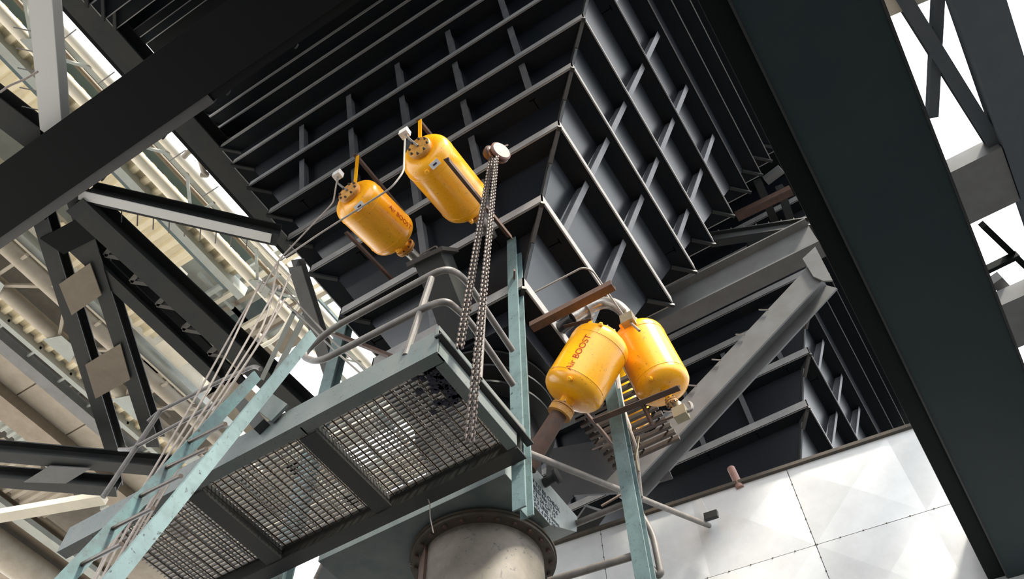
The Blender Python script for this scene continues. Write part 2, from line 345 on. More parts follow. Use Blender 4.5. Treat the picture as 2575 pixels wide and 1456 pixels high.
brace('truss_chord',(170,590),(560,958),13.35,.22,.25,'thinner brown truss chord left of the thick black chord',FRAME)
nodes_a=[(300,596),(372,660),(440,722),(508,786),(575,848),(640,905)]; nodes_b=[(265,640),(330,706),(395,765),(460,826),(525,888),(590,945)]
t=thing('truss_lattice','thin zigzag lattice bars between the two dark truss chords','lattice',at(300,596,z=13.3))
for i in range(6):
    MB().bar(at(*nodes_a[i],z=13.3),at(*nodes_b[i],z=13.3),.07,.07).build('lattice_bar',LATT,t)
    if i<5: MB().bar(at(*nodes_b[i],z=13.3),at(*nodes_a[i+1],z=13.3),.07,.07).build('lattice_bar',LATT,t)
MB().bar(at(280,640,z=13.75),at(610,960,z=13.75),.16,.05).build('cover_strip',BLACK,t)
t=thing('battened_brace','leaning twin brace joined by two square batten plates at the left','brace',at(200,750,z=12.7))
MB().ibeam(at(100,505,z=13.35),at(296,1145,z=13.35),.24,.3,.025).build('leg',FRAME,t)
MB().ibeam(at(180,440,z=13.35),at(392,1110,z=13.35),.24,.3,.025).build('leg',FRAME,t)
for q in ([(148,715),(226,662),(255,742),(180,793)],[(214,918),(302,865),(327,955),(240,1003)]):
    MB().plate([at(*p,z=13.15) for p in q],(0,0,1),.02).build('batten_plate',BRNG,t)
MB().plate([at(*p,z=13.18) for p in [(100,600),(205,545),(240,600),(160,640),(130,620)]],(0,0,1),.02).build('gusset_plate',BLACK,t)
t=thing('battened_beam','nearly level twin beam at the left edge with one pale batten plate','beam',at(100,1150,z=12.6))
MB().ibeam(at(-40,1130,z=12.7),at(430,1172,z=12.7),.24,.3,.025).build('chord',FRAME,t)
MB().ibeam(at(-40,1195,z=12.7),at(300,1222,z=12.7),.24,.3,.025).build('chord',FRAME,t)
MB().plate([at(*p,z=12.5) for p in [(60,1213),(125,1172),(228,1178),(165,1216)]],(0,0,1),.02).build('batten_plate',FRAMEL,t)
strut((-30,1302),(262,1252),14,.25,.15,'pale slanted plate brace at the lower left edge',CREAM)
strut((745,662),(836,945),12.9,.2,.25,'dark grey slanted member below the left corner of the hopper',FRAMEL,kind='i')
strut((768,790),(688,950),12.9,.09,.1,'pale slim diagonal brace beside the ladder top',GREYG)
strut((740,785),(660,950),12.9,.07,.1,'second pale slim diagonal brace beside the ladder top',GREYG)
# ================= CONVEYOR GALLERIES FAR LEFT (run along y)
def xs(px,py,z=22): return at(px,py,z=z).x
def corr(xa,xb,ya,yb,z,mt,parent,pitch=.40,amp=.13):
    m=MB(); n=int((yb-ya)/pitch); 
    ys=[]; 
    for k in range(n):
        y=ya+k*pitch; ys+=[(y,0),(y+pitch*.35,0),(y+pitch*.5,amp),(y+pitch*.85,amp)]
    vs=[]; fs=[]
    for y,d in ys: vs+=[(xa,y,z+d),(xb,y,z+d)]
    fs=[(2*i,2*i+1,2*i+3,2*i+2) for i in range(len(ys)-1)]
    vs2=[(a,b,c+.02) for a,b,c in vs]; k=len(vs)
    m.add(vs+vs2,fs+[tuple(q+k for q in f)[::-1] for f in fs]); return m.build('corrugated_soffit',mt,parent)
ZG=22; Y0=-9
t=thing('conveyor_gallery','nearest bright pipe truss with corrugated underside beside the sky strip','conveyor gallery',(-12,0,ZG),'overhead conveyor galleries')
YE=15
XA,XB=xs(413,352),xs(350,399)
MB().tube([(XA,Y0,ZG),(XA,11.5,ZG)],.13,16).build('pipe_chord',CREAM,t,True)
MB().box((XA-.35,Y0,ZG+.1),(XA-.17,12,ZG+.35)).build('side_rail',GREYG,t)
MB().tube([(XB,Y0,ZG),(XB,10.6,ZG)],.17,16).build('pipe_chord',CREAM,t,True)
MB().box((XB-.28,Y0,ZG+.15),(XB-.1,12,ZG+.4)).build('side_rail',GREYG,t)
MB().tube([(XA-.5,Y0,ZG+.5),(XA-.5,9.5,ZG+.5)],.07,10).build('service_pipe',CORR,t,True)
MB().tube([(XA-.68,Y0,ZG+.5),(XA-.68,11,ZG+.5)],.06,10).build('service_pipe',BRNG,t,True)
MB().box((XB-.6,Y0,ZG+1.15),(XA*1.062,7.0,ZG+1.2)).build('inner_panel',BLUEG,t)
yy=-8.3
while yy<11:
    MB().plate([(XB-.02,yy-.35,ZG-.2),(XB+.28,yy-.2,ZG-.2),(XB+.28,yy+.2,ZG-.2),(XB-.02,yy+.35,ZG-.2)],(0,0,1),.02).build('gusset_plate',GREYG,t)
    for dy in (-1.0,.0,1.0): MB().bar((XB+.15,yy+dy*.2,ZG-.1),(XA-.1,yy+dy,ZG-.1),.07,.07).build('lattice_bar',GREYG,t)
    yy+=2.62
xf0,xf1=xs(495,560),xs(406,547)
corr(xf1,xf0,Y0,7.3,ZG+.3,CORR,t)
MB().box((xf1-.14,Y0,ZG+.1),(xf1+.1,7.5,ZG+.5)).build('edge_beam',GREYG,t)
xt=xs(409,609)
MB().box((xt-.05,Y0,ZG+.6),(xf1,7.2,ZG+.7)).build('side_panel',BLUEG,t)
t=thing('conveyor_gallery','second corrugated gallery behind the dark truss, ending in a square panel','conveyor gallery',(-15,0,ZG),'overhead conveyor galleries')
corr(xs(400,660)-.4,xt-.05,Y0,6.4,ZG+.8,CORR,t,.42,.13)
MB().box((-15.4,Y0,ZG+1),(xs(400,660)-.35,6.4,ZG+1.1)).build('side_panel',CREAM,t)
kx0,kx1=xs(326,840),xs(288,724)
corr(kx0,kx1,Y0,7.55,ZG+.4,CORR,t)
MB().box((kx0,7.5,ZG+.38),(kx1,8.5,ZG+.42)).build('end_panel',CREAM,t)
mx_=xs(240,782)
MB().tube([(mx_-.45,Y0,ZG),(mx_-.45,13,ZG)],.22,16).build('pipe_chord',BEIGE,t,True)
MB().box((mx_-.2,Y0,ZG+.2),(mx_+.05,12,ZG+.5)).build('side_rail',GREYG,t)
t=thing('conveyor_gallery','third gallery at the lower left with a fat pale tube and corrugated strip','conveyor gallery',(-18.5,0,ZG),'overhead conveyor galleries')
MB().tube([(xs(50,665),Y0,ZG+1.2),(xs(50,665),10,ZG+1.2)],.42,20).build('pale_tube',CREAM,t,True)
ox=(xs(0,720)); MB().tube([(ox,Y0,ZG),(ox,12,ZG)],.22,16).build('pipe_chord',BEIGE,t,True)
for k in range(8):
    y=-7.2+2.62*k; MB().plate([(ox-.2,y-.5,ZG-.25),(ox+.35,y-.3,ZG-.25),(ox+.35,y+.3,ZG-.25),(ox-.2,y+.5,ZG-.25)],(0,0,1),.02).build('gusset_plate',GREYG,t)
    for dy in (-1.2,0,1.2): MB().bar((ox+.1,y+dy*.2,ZG-.1),(ox+1.5,y+dy,ZG-.1),.09,.09).build('lattice_bar',BEIGE,t)
nx0,nx1=xs(0,800),xs(0,752)
corr(nx0,nx1,Y0,12,ZG+.2,CORR,t)
MB().box((nx0-.16,Y0,ZG+.0),(nx0,12,ZG+.3)).build('edge_beam',GREYG,t)
qx=xs(0,840)
MB().box((qx-.1,Y0,ZG+.9),(nx0,12,ZG+1)).build('side_panel',BLUEG,t)
for k in range(16): MB().box((qx-.1,-7+1.15*k,ZG+.1),(nx0,-6.93+1.15*k,ZG+.2)).build('cross_bar',GREYG,t)
t=thing('conveyor_gallery','beige panelled gallery with joint lines at the lower left','conveyor gallery',(-21,0,ZG),'overhead conveyor galleries')
rx=xs(0,885); sx_=xs(0,985); tx=xs(0,1020)
MB().box((rx,Y0,ZG-.05),(qx-.1,14,ZG+.3)).build('edge_beam',FRAMEL,t)
for k in range(12): MB().box((sx_,-9+1.95*k,ZG+.3),(rx,-9+1.95*k+1.9,ZG+.36)).build('soffit_panel',BEIGE,t)
MB().box((sx_-.05,Y0,ZG+.36),(rx,14,ZG+.45)).build('backing_sheet',BRNG,t)
MB().box((tx-.35,Y0,ZG-.1),(sx_,14,ZG+.3)).build('edge_beam',BRNG,t)
ux=xs(0,1060)
MB().box((ux-.9,Y0,ZG+.9),(tx,14,ZG+1)).build('side_panel',BLUEG,t)
for k in range(70): pass
corr(ux-.55,ux-.15,Y0,14,ZG+.2,GREYG,t,.3,.12)
t=thing('conveyor_gallery','far gallery with a beige duct in the bottom left corner','conveyor gallery',(-27,0,ZG),'overhead conveyor galleries')
corr(-25.5,ux-1.1,Y0,11,ZG+.5,BEIGE,t,.35,.1)
xx=xs(0,1400); MB().tube([(xx+.3,Y0,ZG),(xx+.3,20,ZG)],.55,20).build('beige_duct',BEIGE,t,True)
MB().box((xx-2.5,Y0,ZG+.6),(xx+2,16,ZG+.7)).build('side_panel',BRNG,t)
MB().box((-26,Y0,ZG+.2),(-25.6,16,ZG+.4)).build('edge_beam',GREYG,t)
bk=MB().box((-17.2,Y0,24.2),(XA*1.112,8.6,24.3)).build('gallery_roof_sheet',GREYG); tag(bk,'dull sheet roof above the nearest two galleries','roof')
bk=MB().box((-33,Y0,24.6),(-17.2,19,24.7)).build('gallery_roof_sheet',BEIGE); tag(bk,'beige sheet roof above the lower left galleries','roof')
# distant walkway frames seen past the gallery ends
gcol=[GREYG,CREAM,BEIGE,BLUEG,BRNG]
for i,(y,lab) in enumerate(((7.4,'first'),(8.9,'second'),(13.4,'third'),(15.8,'fourth'))):
    t=thing('walkway_frame','%s of the far walkway frames crossing behind the ladder top, counted from the gallery end'%lab,'walkway frame',(-15,y,24),'far walkway frames')
    for k in range(3): MB().bar((-22,y+.45*k,23.6+.3*k),(-11.2,y+.45*k,23.6+.3*k),.14,.2).build('cross_beam',gcol[(i+k)%3],t)
    for k in range(9): MB().bar((-21+1.2*k,y-.6,23.9),(-21+1.2*k,y+1.6,23.9),.1,.12).build('joist',gcol[(i+k)%5],t)
    MB().box((-20+i*.7,y+.5,24.6),(-13.2+i*.3,y+1.9,24.7)).build('floor_plate',gcol[(i+3)%5],t)
# bent bright conduit
P=[at(*p,z=20) for p in ((600,560),(755,720),(758,760),(735,790),(700,850),(640,880))]
one('bent_conduit',MB().tube(corner(P,.35),.06,10),CREAM,'bright bent conduit turning back below the left corner of the hopper','pipe',None,True)
P=[at(*p,z=19) for p in ((462,395),(480,380),(500,395),(512,430),(520,440),(505,440))]
one('curled_hose',MB().tube(bez(P,8),.06,10),BEIGE,'curled ribbed hose silhouetted on the sky strip','hose',None,True)
P=[at(*p,z=12.7) for p in ((0,232),(25,215),(60,200),(95,180))]
one('loose_cable',MB().tube(bez(P,8),.015,8),ROPE,'loose pale cable looping at the top left edge','cable',None,True)
# ================= CLADDING WALL (right, bottom)
ca=V((-4.93,8.63,10.0)); cb=V((.32,9.27,10.0)); cdv=(cb-ca).normalized(); cn=V((cdv.y,-cdv.x,0))
t=thing('clad_casing','bright aluminium clad casing wall with cross-broken panels at the lower right','cladding',(ca+cb)/2)
def cp(s,z,o=0): q=ca+cdv*s; return V((q.x,q.y,z))+cn*o
s_edges=[-2.6,1.05,3.74,6.4]; z_edges=[10.0,8.72,7.4,6.1,4.8]
for i in range(len(s_edges)-1):
    for j in range(len(z_edges)-1):
        s0,s1=s_edges[i]+.004,s_edges[i+1]-.004; zt,zb=z_edges[j]-.004,z_edges[j+1]+.004; m=MB(); sm=(s0+s1)/2
        for a,b in ((s0,sm),(sm,s1)):
            m.add([cp(a,zt),cp(b,zt),cp(b,zb),cp(a,zb),cp((a+b)/2,(zt+zb)/2,.034)],[(0,1,4),(1,2,4),(2,3,4),(3,0,4)])
        m.add([cp(s0,zt,-.03),cp(s1,zt,-.03),cp(s1,zb,-.03),cp(s0,zb,-.03),cp(s0,zt),cp(s1,zt),cp(s1,zb),cp(s0,zb)],[(0,1,2,3),(0,4,5,1),(1,5,6,2),(2,6,7,3),(3,7,4,0)])
        pn=m.build('clad_panel',CLAD,t)
m=MB()
m.add([cp(-2.6,4,-.04),cp(6.4,4,-.04),cp(6.4,9.99,-.04),cp(-2.6,9.99,-.04),cp(-2.6,4,-2.6),cp(6.4,4,-2.6),cp(6.4,9.99,-2.6),cp(-2.6,9.99,-2.6)],[(0,1,2,3),(4,5,6,7),(0,4,5,1),(1,5,6,2),(2,6,7,3),(3,7,4,0)]); m.build('casing_body',FRAME,t)
MB().bar(cp(-2.6,10.02,.02),cp(6.4,10.02,.02),.07,.05).build('top_trim',FLNG,t)
sw=MB()
for i,s in enumerate(s_edges[1:-1]):
    for k in range(24): sw.lathe([(0,.009),(.008,.009)],cp(s,9.93-.2*k,.0),cn,6)
for z in z_edges[1:-1]:
    for k in range(31): sw.lathe([(0,.009),(.008,.009)],cp(-2.4+.28*k,z,.0),cn,6)
sw.build('sheet_screws',FLNG,t)['kind']='stuff'
# bracket, stub and pipes on the wall
t=thing('pipe_bracket','white folded bracket on the cladding where the brown pipe ends','bracket',at(1775,1290,y=8.75))
B=at(1775,1290,y=8.74)
MB().bar(B+V((-.06,0,.25)),B+V((.0,0,-.1)),.1,.03,(0,1,0)).build('strap',CLAD,t)
MB().bar(B+V((-.02,-.04,-.1)),B+V((.16,-.04,-.12)),.1,.06,(0,1,0)).build('clamp',FRAME,t)
one('stub_post',MB().tube([at(1862,1228,y=9.0),at(1838,1178,y=9.0)],.055,12),mat('pale_pink_primer',(.34,.19,.16),.6,0,(.26,.15,.12),10),'short pinkish pipe stub standing up behind the cladding edge','pipe',None,True)
# ================= H-BEAM AND DIAGONAL ON THE RIGHT
t=thing('cross_beam','long grey I-beam crossing right of the middle hopper into a gusset plate','beam',(-1,8.3,13.4))
MB().ibeam((-4.6,8.3,13.42),(.62,8.3,13.42),.32,.74,.03).build('beam_body',FRAMEL,t)
G=[at(*p,y=8.08) for p in ((2018,650),(2050,620),(2094,705),(2070,706),(2045,695))]
t=thing('gusset_plate','pale bent gusset plate where the cross beam meets the diagonal','plate',G[0])
MB().plate(G,(0,1,0),.03).build('gusset_face',FRAMEL,t)
t=thing('diagonal_brace','long grey channel diagonal from the right girder down to the cladding','brace',at(1600,1240,y=8.3))
A=at(2068,700,y=8.3);B=at(1560,1245,y=8.3)
MB().ibeam(A,B,.42,.34,.03,(0,1,0)).build('beam_body',FRAMEL,t)
for k in range(6):
    P=lerp(A,B,.2+.12*k); MB().tube([P+V((-.14,-.2,.1)),P+V((-.26,-.2,.2))],.01,6).build('peg',WIRE,t)
Q=[at(*p,y=8.45) for p in ((1375,1130),(1500,1108),(1590,1060),(1655,1120),(1690,1200),(1560,1238),(1440,1245),(1370,1330))]
one('base_plate',MB().plate(Q,(0,1,0),.04),MIDG,'dull grey bolted base plate behind the galvanised hood','plate')
strut((1400,1420),(1500,1280),10.5,.35,.05,'grey slanted plate between the hood and the cladding edge',MIDG)
strut((1785,603),(2045,563),15.5,.16,.3,'slim dark beam with studs on top, right of the middle hopper corner',FRAME,kind='i')
strut((1700,772),(1990,500),17.3,.12,.1,'brown angle beam between the two hoppers',RUST) if False else None
for i,(p,q,z,lb,mt) in enumerate(((( 1852,545),(1990,478),17.2,'rust brown beam end right of the middle hopper',RUST),((1925,455),(1965,425),18.2,'small brown strut high between hopper and right girder',FRAMEL),((1790,680),(1990,590),17.5,'brown beam with pegs above the long I-beam',RUST),((1880,620),(2010,600),17.8,'dark secondary beam behind the studded beam',FRAME),((1960,470),(1990,560),18,'short upright strut between the brown beam and the girder',FRAME),((1905,455),(1950,560),18.2,'thin dark lattice strut near the right girder',FRAME),((2090,640),(2300,1030),17.0,'thin beam beside the right girder above the cladding',FRAME))):
    strut(p,q,z,.16,.16,lb,mt)
for i in range(7):
    P=at(1815+32*i,598-5*i,z=15.65); 
    one('stud',MB().tube([P,P+V((0,0,.3))],.012,6),WIRE,'thin upright stud on the slim dark beam right of the hopper corner','stud','studs on the slim beam')
# ================= PLATFORM
ZP=7.2; PX0,PX1,PY0,PY1=-5.42,-2.68,3.30,4.66
t=thing('access_platform','grey-teal steel platform with three grating bays in front of the hopper throat','platform',(-4.5,4,ZP))
XL=-7.05
MB().cbeam((XL,PY0,ZP+.14),(PX1,PY0,ZP+.14),-.09,.30,.016).build('front_beam',TEALD,t) if False else MB().box((XL,PY0-.015,ZP),(PX1,PY0,ZP+.30)).build('front_beam',TEALD,t)
MB().box((XL,PY0,ZP),(PX1,PY0+.10,ZP+.016)).build('front_beam_flange',TEALD,t)
MB().box((XL,PY0,ZP+.284),(PX1,PY0+.10,ZP+.30)).build('front_beam_flange',TEALD,t)
MB().box((PX1-.10,PY0+.11,ZP-.004),(PX1,PY1-.16,ZP+.012)).build('side_beam_flange',TEALD,t)
MB().box((PX1-.015,PY0+.01,ZP),(PX1+.001,PY1-.16,ZP+.16)).build('side_beam',TEALD,t)
MB().box((PX1-.02,PY0-.04,ZP+.18),(PX1+.05,PY1+.05,ZP+.2)).build('side_cap',FRAME,t)
MB().box((PX1-.03,PY0-.02,ZP+.2),(PX1+.0,PY1,ZP+.36)).build('toe_board',TEALD,t)
MB().box((-7.4,PY1-.15,ZP-.02),(PX1,PY1,ZP)).build('rear_beam_flange',FRAME,t)
MB().box((-7.4,PY1-.10,ZP),(PX1,PY1-.08,ZP+.26)).build('rear_beam',FRAME,t)
for x in (-4.12,-5.42): 
    MB().box((x-.09,PY0+.12,ZP-.012),(x+.09,PY1-.16,ZP+.004)).build('cross_beam_flange',FRAME,t); MB().box((x-.008,PY0+.02,ZP),(x+.008,PY1-.1,ZP+.2)).build('cross_beam_web',FRAME,t)
def grating(xa,xb,ya,yb,z,mt,parent,pitch=.05,cp_=.11,h=.045,name='grating_panel'):
    m=MB(); y=ya
    while y<yb: m.box((xa,y,z),(xb,y+.006,z+h)); y+=pitch
    x=xa
    while x<xb: m.box((x,ya,z+h-.012),(x+.008,yb,z+h+.002)); x+=cp_
    o=m.build(name,mt,parent); m=MB(); x=xa+.05
    while x<xb: m.box((x,ya,z-.006),(x+.011,yb,z)); x+=.09
    m.build('cross_rods',BOLT,o); return o
grating(-4.125,-2.72,PY0+.04,PY1-.05,ZP+.2,GRATE,t); grating(-5.425,-4.13,PY0+.04,PY1-.05,ZP+.2,GRATE,t); grating(-6.7,-5.43,PY0+.04,PY1-.05,ZP+.2,GRATE,t)
# soot clumps on grating
m=MB()
for k in range(70):
    x=-2.85-abs(random.gauss(0,.12)); y=3.5+random.random()*.45; s=.02+random.random()*.035
    m.lathe([(0,s*.6),(s*.4,s),(s*.8,s*.5)],(x,y,ZP+.19),(0,0,1),6)
o=m.build('soot_clumps',INK,t); o['kind']='stuff'
# posts
def hpost(x,y,z0,z1,label,w=.16,d=.12,mt=TEAL,lean=0):
    t=thing('teal_post',label,'post',(x,y,z0))
    A=V((x,y,z0));B=V((x,y+lean,z1))
    MB().ibeam(A,B,w,d,.016,(0,-1,0)).build('post_body',mt,t); return t
p1=hpost(-2.78,4.74,6.66,11.2,'tall teal post at the right end of the platform',.13,.14)
MB().bar(V((-2.74,4.65,10.3)),V((-2.72,4.62,10.2)),.02,.1).build('cleat',RUST,p1)
hpost(-2.33,6.1,2.0,9.4,'teal post on the right, under the right-hand orange tanks',.15,.14)
A=at(888,775,y=4.85); Bq=at(815,985,y=4.85)
hpost((A.x+Bq.x)/2,4.85,7.0,A.z,'short teal post behind the railing at the left of the throat',.2,.14)
# railing
def W(px,py): return at(px,py,y=3.27)
def Sd(px,py): return at(px,py,x=-2.66)
t=thing('guard_railing','brown-grey tubular guard railing with rounded corners on the platform','railing',(-4,3.3,7.5))
rc=[Sd(1289,882),Sd(1178,722)]; top=[rc[0],rc[1],W(1105,678),W(1052,707),W(835,826),W(800,850),W(757,905),W(775,915),W(880,868)]
rr=.033
MB().tube(corner([Sd(1289,882),Sd(1165,695),W(1120,672),W(835,826),W(755,895),W(800,912),W(1070,772),W(1122,755),Sd(1175,800),Sd(1290,968)],.16,8),rr,12).build('rail_loop',RAIL,t,True)
MB().tube([V((-3.02,3.3,7.4)),W(1085,700)],rr,10).build('rail_post',RAIL,t,True)
MB().tube([at(1204,954,x=-2.66),at(1215,765,x=-2.66)],rr,10).build('rail_post',RAIL,t,True)
t=thing('guard_railing','grey tubular railing at the left end of the platform by the ladder','railing',at(259,1247,y=3.3))
def W2(px,py): return at(px,py,y=3.6)
MB().tube([W2(259,1250),W2(402,1035)],.03,10).build('rail_post',RAIL,t,True)
MB().tube(corner([W2(372,1060),W2(400,1035),W2(560,955),W2(640,920),W2(655,928)],.08),.024,10).build('top_rail',RAIL,t,True)
MB().tube(corner([W2(300,1130),W2(330,1130),W2(560,1005)],.08),.024,10).build('middle_rail',RAIL,t,True)
# ladder
yl=3.05
LT=at(645,945,y=yl); 
def solve_y(px,py,x):
    return at(px,py,x=x)
LB=solve_y(165,1456,LT.x); RTp=at(786,842,y=yl); RB=solve_y(285,1456,RTp.x)
t=thing('access_ladder','teal steel ladder with dark rungs leaning at the left end of the platform','ladder',LB)
for A,B,nm in ((LB,LT,0),(RB,RTp,1)):
    d=(A-B).normalized()
    MB().bar(A+d*1.5,B,.03,.10,(0,1,.3)).build('stringer',TEALB if nm==0 else TEAL,t)
rg=[((205,1420),(306,1368)),((282,1330),(385,1278)),((352,1248),(455,1197)),((417,1177),(519,1128)),((474,1112),(567,1066))]
for a,b in rg:
    MB().tube([at(*a,x=LT.x),at(*b,x=RTp.x)],.016,8).build('rung',BOLT,t,True)
# extra platform stub left end & bracket
t=thing('cantilever_channel','grey-teal channel stub projecting beside the ladder above the platform','bracket',at(650,1040,y=3.3))
MB().bar(at(650,1000,y=3.25),at(705,1040,y=3.25),.2,.03,(0,1,0)).build('plate',TEALD,t)
MB().bar(at(612,1020,y=3.25),at(660,1075,y=3.25),.12,.1,(0,1,0)).build('channel',FRAME,t)
# hoses beside the ladder
HY=2.9
hs=[((232,1470),(330,1290),(520,985),(640,740),(648,712)),((248,1470),(360,1260),(560,960),(690,735),(704,728)),((262,1470),(380,1260),(600,920),(668,800),(700,660)),((272,1470),(400,1240),(560,1000),(660,850),(716,752)),((284,1470),(410,1240),(590,960),(668,830),(730,690)),((225,1480),(300,1330),(480,1020),(610,790),(665,700))]
nm=['leftmost','second','third','fourth','fifth','steepest']
for i,h in enumerate(hs):
    P=bez([at(*p,y=HY+.03*i) for p in h],8)
    one('hanging_hose',MB().tube(P,.011,8),ROPE,'%s of the thin pale hoses running down beside the ladder'%nm[i],'hose','thin hoses beside the ladder',True)
P=[at(*p,y=3.6) for p in ((648,712),(662,712),(700,745),(760,800),(830,870),(930,960))]
one('thin_conduit',MB().tube(bez(P,8),.012,6),WIRE,'thin bent conduit arching from the hose tops towards the platform','conduit',None,True)
P=[at(*p,y=3.6) for p in ((704,728),(716,726),(760,775),(850,870),(960,960))]
one('thin_conduit',MB().tube(bez(P,8),.012,6),WIRE,'second thin conduit running parallel behind the railing loop','conduit',None,True)
# ================= AIR TANKS
def tank(A,B,R,label,words=None,wang=0,caploc=True,plate=None,neck=.075,cap=.145):
    A=V(A);B=V(B);ax=(B-A).normalized();L=(B-A).length
    t=thing('air_tank',label,'air tank',A,'orange air blaster tanks')
    c0=.05; n1=L-.13; hd=.14
    pr=[(c0,cap*.92)]
    for k in range(9):
        a=k/8*math.pi/2; pr.append((c0+.015+hd*(1-math.cos(a)),max(cap*.93,R*.0)+ (R-cap*.93)*math.sin(a)**.8))
    c1=c0+.02+hd; c2=n1-.02-hd
    pr+=[(c1+.03,R),(c1+.032,R+.004),(c1+.038,R+.004),(c1+.04,R),(c2-.04,R),(c2-.038,R+.004),(c2-.032,R+.004),(c2-.03,R)]
    for k in range(9):
        a=k/8*math.pi/2; pr.append((c2+hd*math.sin(a),neck+(R-neck)*math.cos(a)**.8 if k<8 else neck))
    pr+=[(L-.04,neck)]
    MB().lathe(pr,A,ax,48).build('shell',TANK,t,True)
    a=ax.orthogonal().normalized();b=ax.cross(a)
    cf=MB().lathe([(0,cap*.95),(.01,cap),(.05,cap),(.05,cap*.95)],A,ax,40).build('end_cap',TANKD if caploc else TANK,t,True)
    for k in range(8):
        q=A+a*(cap*.8*math.cos(k*math.pi/4+.2))+b*(cap*.8*math.sin(k*math.pi/4+.2)); MB().lathe([(0,.011),(.025,.018)],q-ax*.022,ax,6).build('bolt',BOLT,cf)
    nf=MB().lathe([(0,neck*1.7),(.02,neck*1.75),(.024,neck*1.5),(.03,neck*1.75),(.05,neck*1.7)],A+ax*(L-.05),ax,32).build('neck_flange',TANKD,t,True)
    for k in range(8):
        q=A+ax*(L-.065)+a*(neck*1.45*math.cos(k*math.pi/4))+b*(neck*1.45*math.sin(k*math.pi/4)); MB().lathe([(0,.012),(.085,.012)],q,ax,6).build('bolt',BOLT,nf)
    # camera-side reference direction on the shell
    mid=A+ax*L*.5; tc_=(CAM-mid); tc_=(tc_-ax*tc_.dot(ax)).normalized(); sd=ax.cross(tc_)
    def on(s,ang,r=R): return A+ax*s+tc_*(r*math.cos(ang))+sd*(r*math.sin(ang))
    for s,ang in ((c0+.12,.35),(L-.24,.3)):
        P=on(s,ang,R*.8); o_=(on(s,ang)-on(s,ang,0)).normalized(); dr=(o_+ax*(-.6 if s<L/2 else .5)).normalized()
        MB().lathe([(0,.026),(.075,.026),(.08,.018),(.09,.018)],P,dr,14).build('plug_boss',TANK,t,True)
    if plate:
        s,ang=plate; P=on(s,ang,R*.86); n_=(on(s,ang)-on(s,ang,0)).normalized(); n_=(n_-ax*.55).normalized(); u_=ax.cross(n_).normalized()
        pl=MB().bar(P-u_*.06+n_*.04,P+u_*.06+n_*.04,.075,.006,tuple(n_)).build('nameplate',PLATE,t); pl['label']='small white nameplate'
        MB().bar(P-u_*.025+n_*.045,P+u_*.025+n_*.045,.02,.002,tuple(n_)).build('plate_marking',INK,pl)
    if words:
        s0,dirn,body,sz,ang0=words
        vs,fs=text(body,sz)
        vv=[]
        for v in vs:
            s=s0+dirn*v.x; ang=ang0+ (v.y/R)*dirn*(-1 if True else 1)
            vv.append(on(s,ang,R+.002+abs(v.z)))
        o=new('stencilled_lettering',vv,fs,RED,t); o['label']='red stencilled lettering'
    return t,on,ax
T1A,T1B=at(874,480,y=2.9),at(1022,626,y=3.98)
t1,on1,ax1=tank(T1A,T1B,.305,'orange air tank at the left, beside the square chute',(.62,1,'Air BOOST',.085,-.8),0,True,(.13,.1))
T2A,T2B=at(1052,368,y=2.85),at(1196,540,y=4.1)
t2_,on2,ax2=tank(T2A,T2B,.31,'orange air tank nearest the hanging chains, higher of the left pair',None,0,True,(.13,-.05))
T3A,T3B=at(1528,838,y=5.3),at(1411,1034,y=5.3)
t3_,on3,ax3=tank(T3A,T3B,.325,'front orange air tank of the right group, tilted towards the brown elbow pipe',(.55,-1,'Air BOOST',.10,.5),0,False)
T4A,T4B=at(1592,826,y=5.72),at(1692,1016,y=6.0)
dd=(T4B-T4A)
t4_,on4,ax4=tank(T4A,T4B+dd.normalized()*.0,.30,'rear orange air tank of the right group, under the silver elbow',None,0,False,None,.04,.1)
T5A,T5B=at(1570,925,y=7.3),at(1596,1085,y=7.35)
tank(T5A,T5B,.25,'partly hidden orange air tank behind the second teal post',None,0,False,None,.04)
# pipes joined to tanks
one('stub_pipe',MB().tube([T1B,T1B+ax1*.3],.07,20),SILV,'grey stub pipe from the left orange tank into the square chute','pipe',None,True)
one('stub_pipe',MB().tube([T2B,T2B+ax2*.45],.07,20),SILV,'grey stub pipe behind the chains from the upper left tank into the hopper','pipe',None,True)
e0=T3B; e3=at(1350,1150,y=5.3); 
t=thing('blast_pipe','rusty brown elbow pipe from the front right tank down to the throat','pipe',e3)
MB().tube([e0,at(1345,1140,y=5.3),at(1325,1175,y=5.3)],[.085,.095,.10],20).build('pipe_body',RUST,t,True)
MB().lathe([(0,.13),(.05,.13)],T3B,T3B-T3A,28).build('pipe_flange',TANKD,t,True)
t=thing('silver_elbow','curved silver elbow pipe joining the hopper wall to the rear right tank','pipe',at(1470,785,y=5.6))
EP=[at(*p,y=y) for p,y in (((1440,800),5.5),((1475,778),5.55),((1515,762),5.6),((1548,768),5.65),((1575,792),5.7),((1594,828),5.72))]
MB().tube(bez(EP,8),.075,20).build('elbow_body',SILV,t,True)
MB().lathe([(0,.12),(.05,.12)],EP[1]-(EP[1]-EP[0]).normalized()*.02,EP[1]-EP[0],24).build('clamp_flange',SILV,t,True)
MB().lathe([(0,.10),(.04,.10)],EP[5]-(EP[5]-EP[4]).normalized()*.12,EP[5]-EP[4],24).build('clamp_flange',SILV,t,True)
MB().tube([at(1405,818,y=5.5)+V((0,.05,0)),EP[0]],.09,18).build('wall_nozzle',STEEL,t,True)
def valve(P,label,mt=PLATE,tail=None,s=.055):
    t=thing('solenoid_valve',label,'valve',P)
    MB().box((P.x-s,P.y-s*.8,P.z-s),(P.x+s,P.y+s*.8,P.z+s)).build('valve_body',mt,t)
    MB().lathe([(0,s*.5),(s*1.3,s*.5)],P+V((0,0,s)),(0,0,1),12).build('coil',BRASS,t,True)
    if tail: MB().tube(corner([P]+tail,.05),.014,8).build('pipe_nipple',WIRE,t,True)
    return t
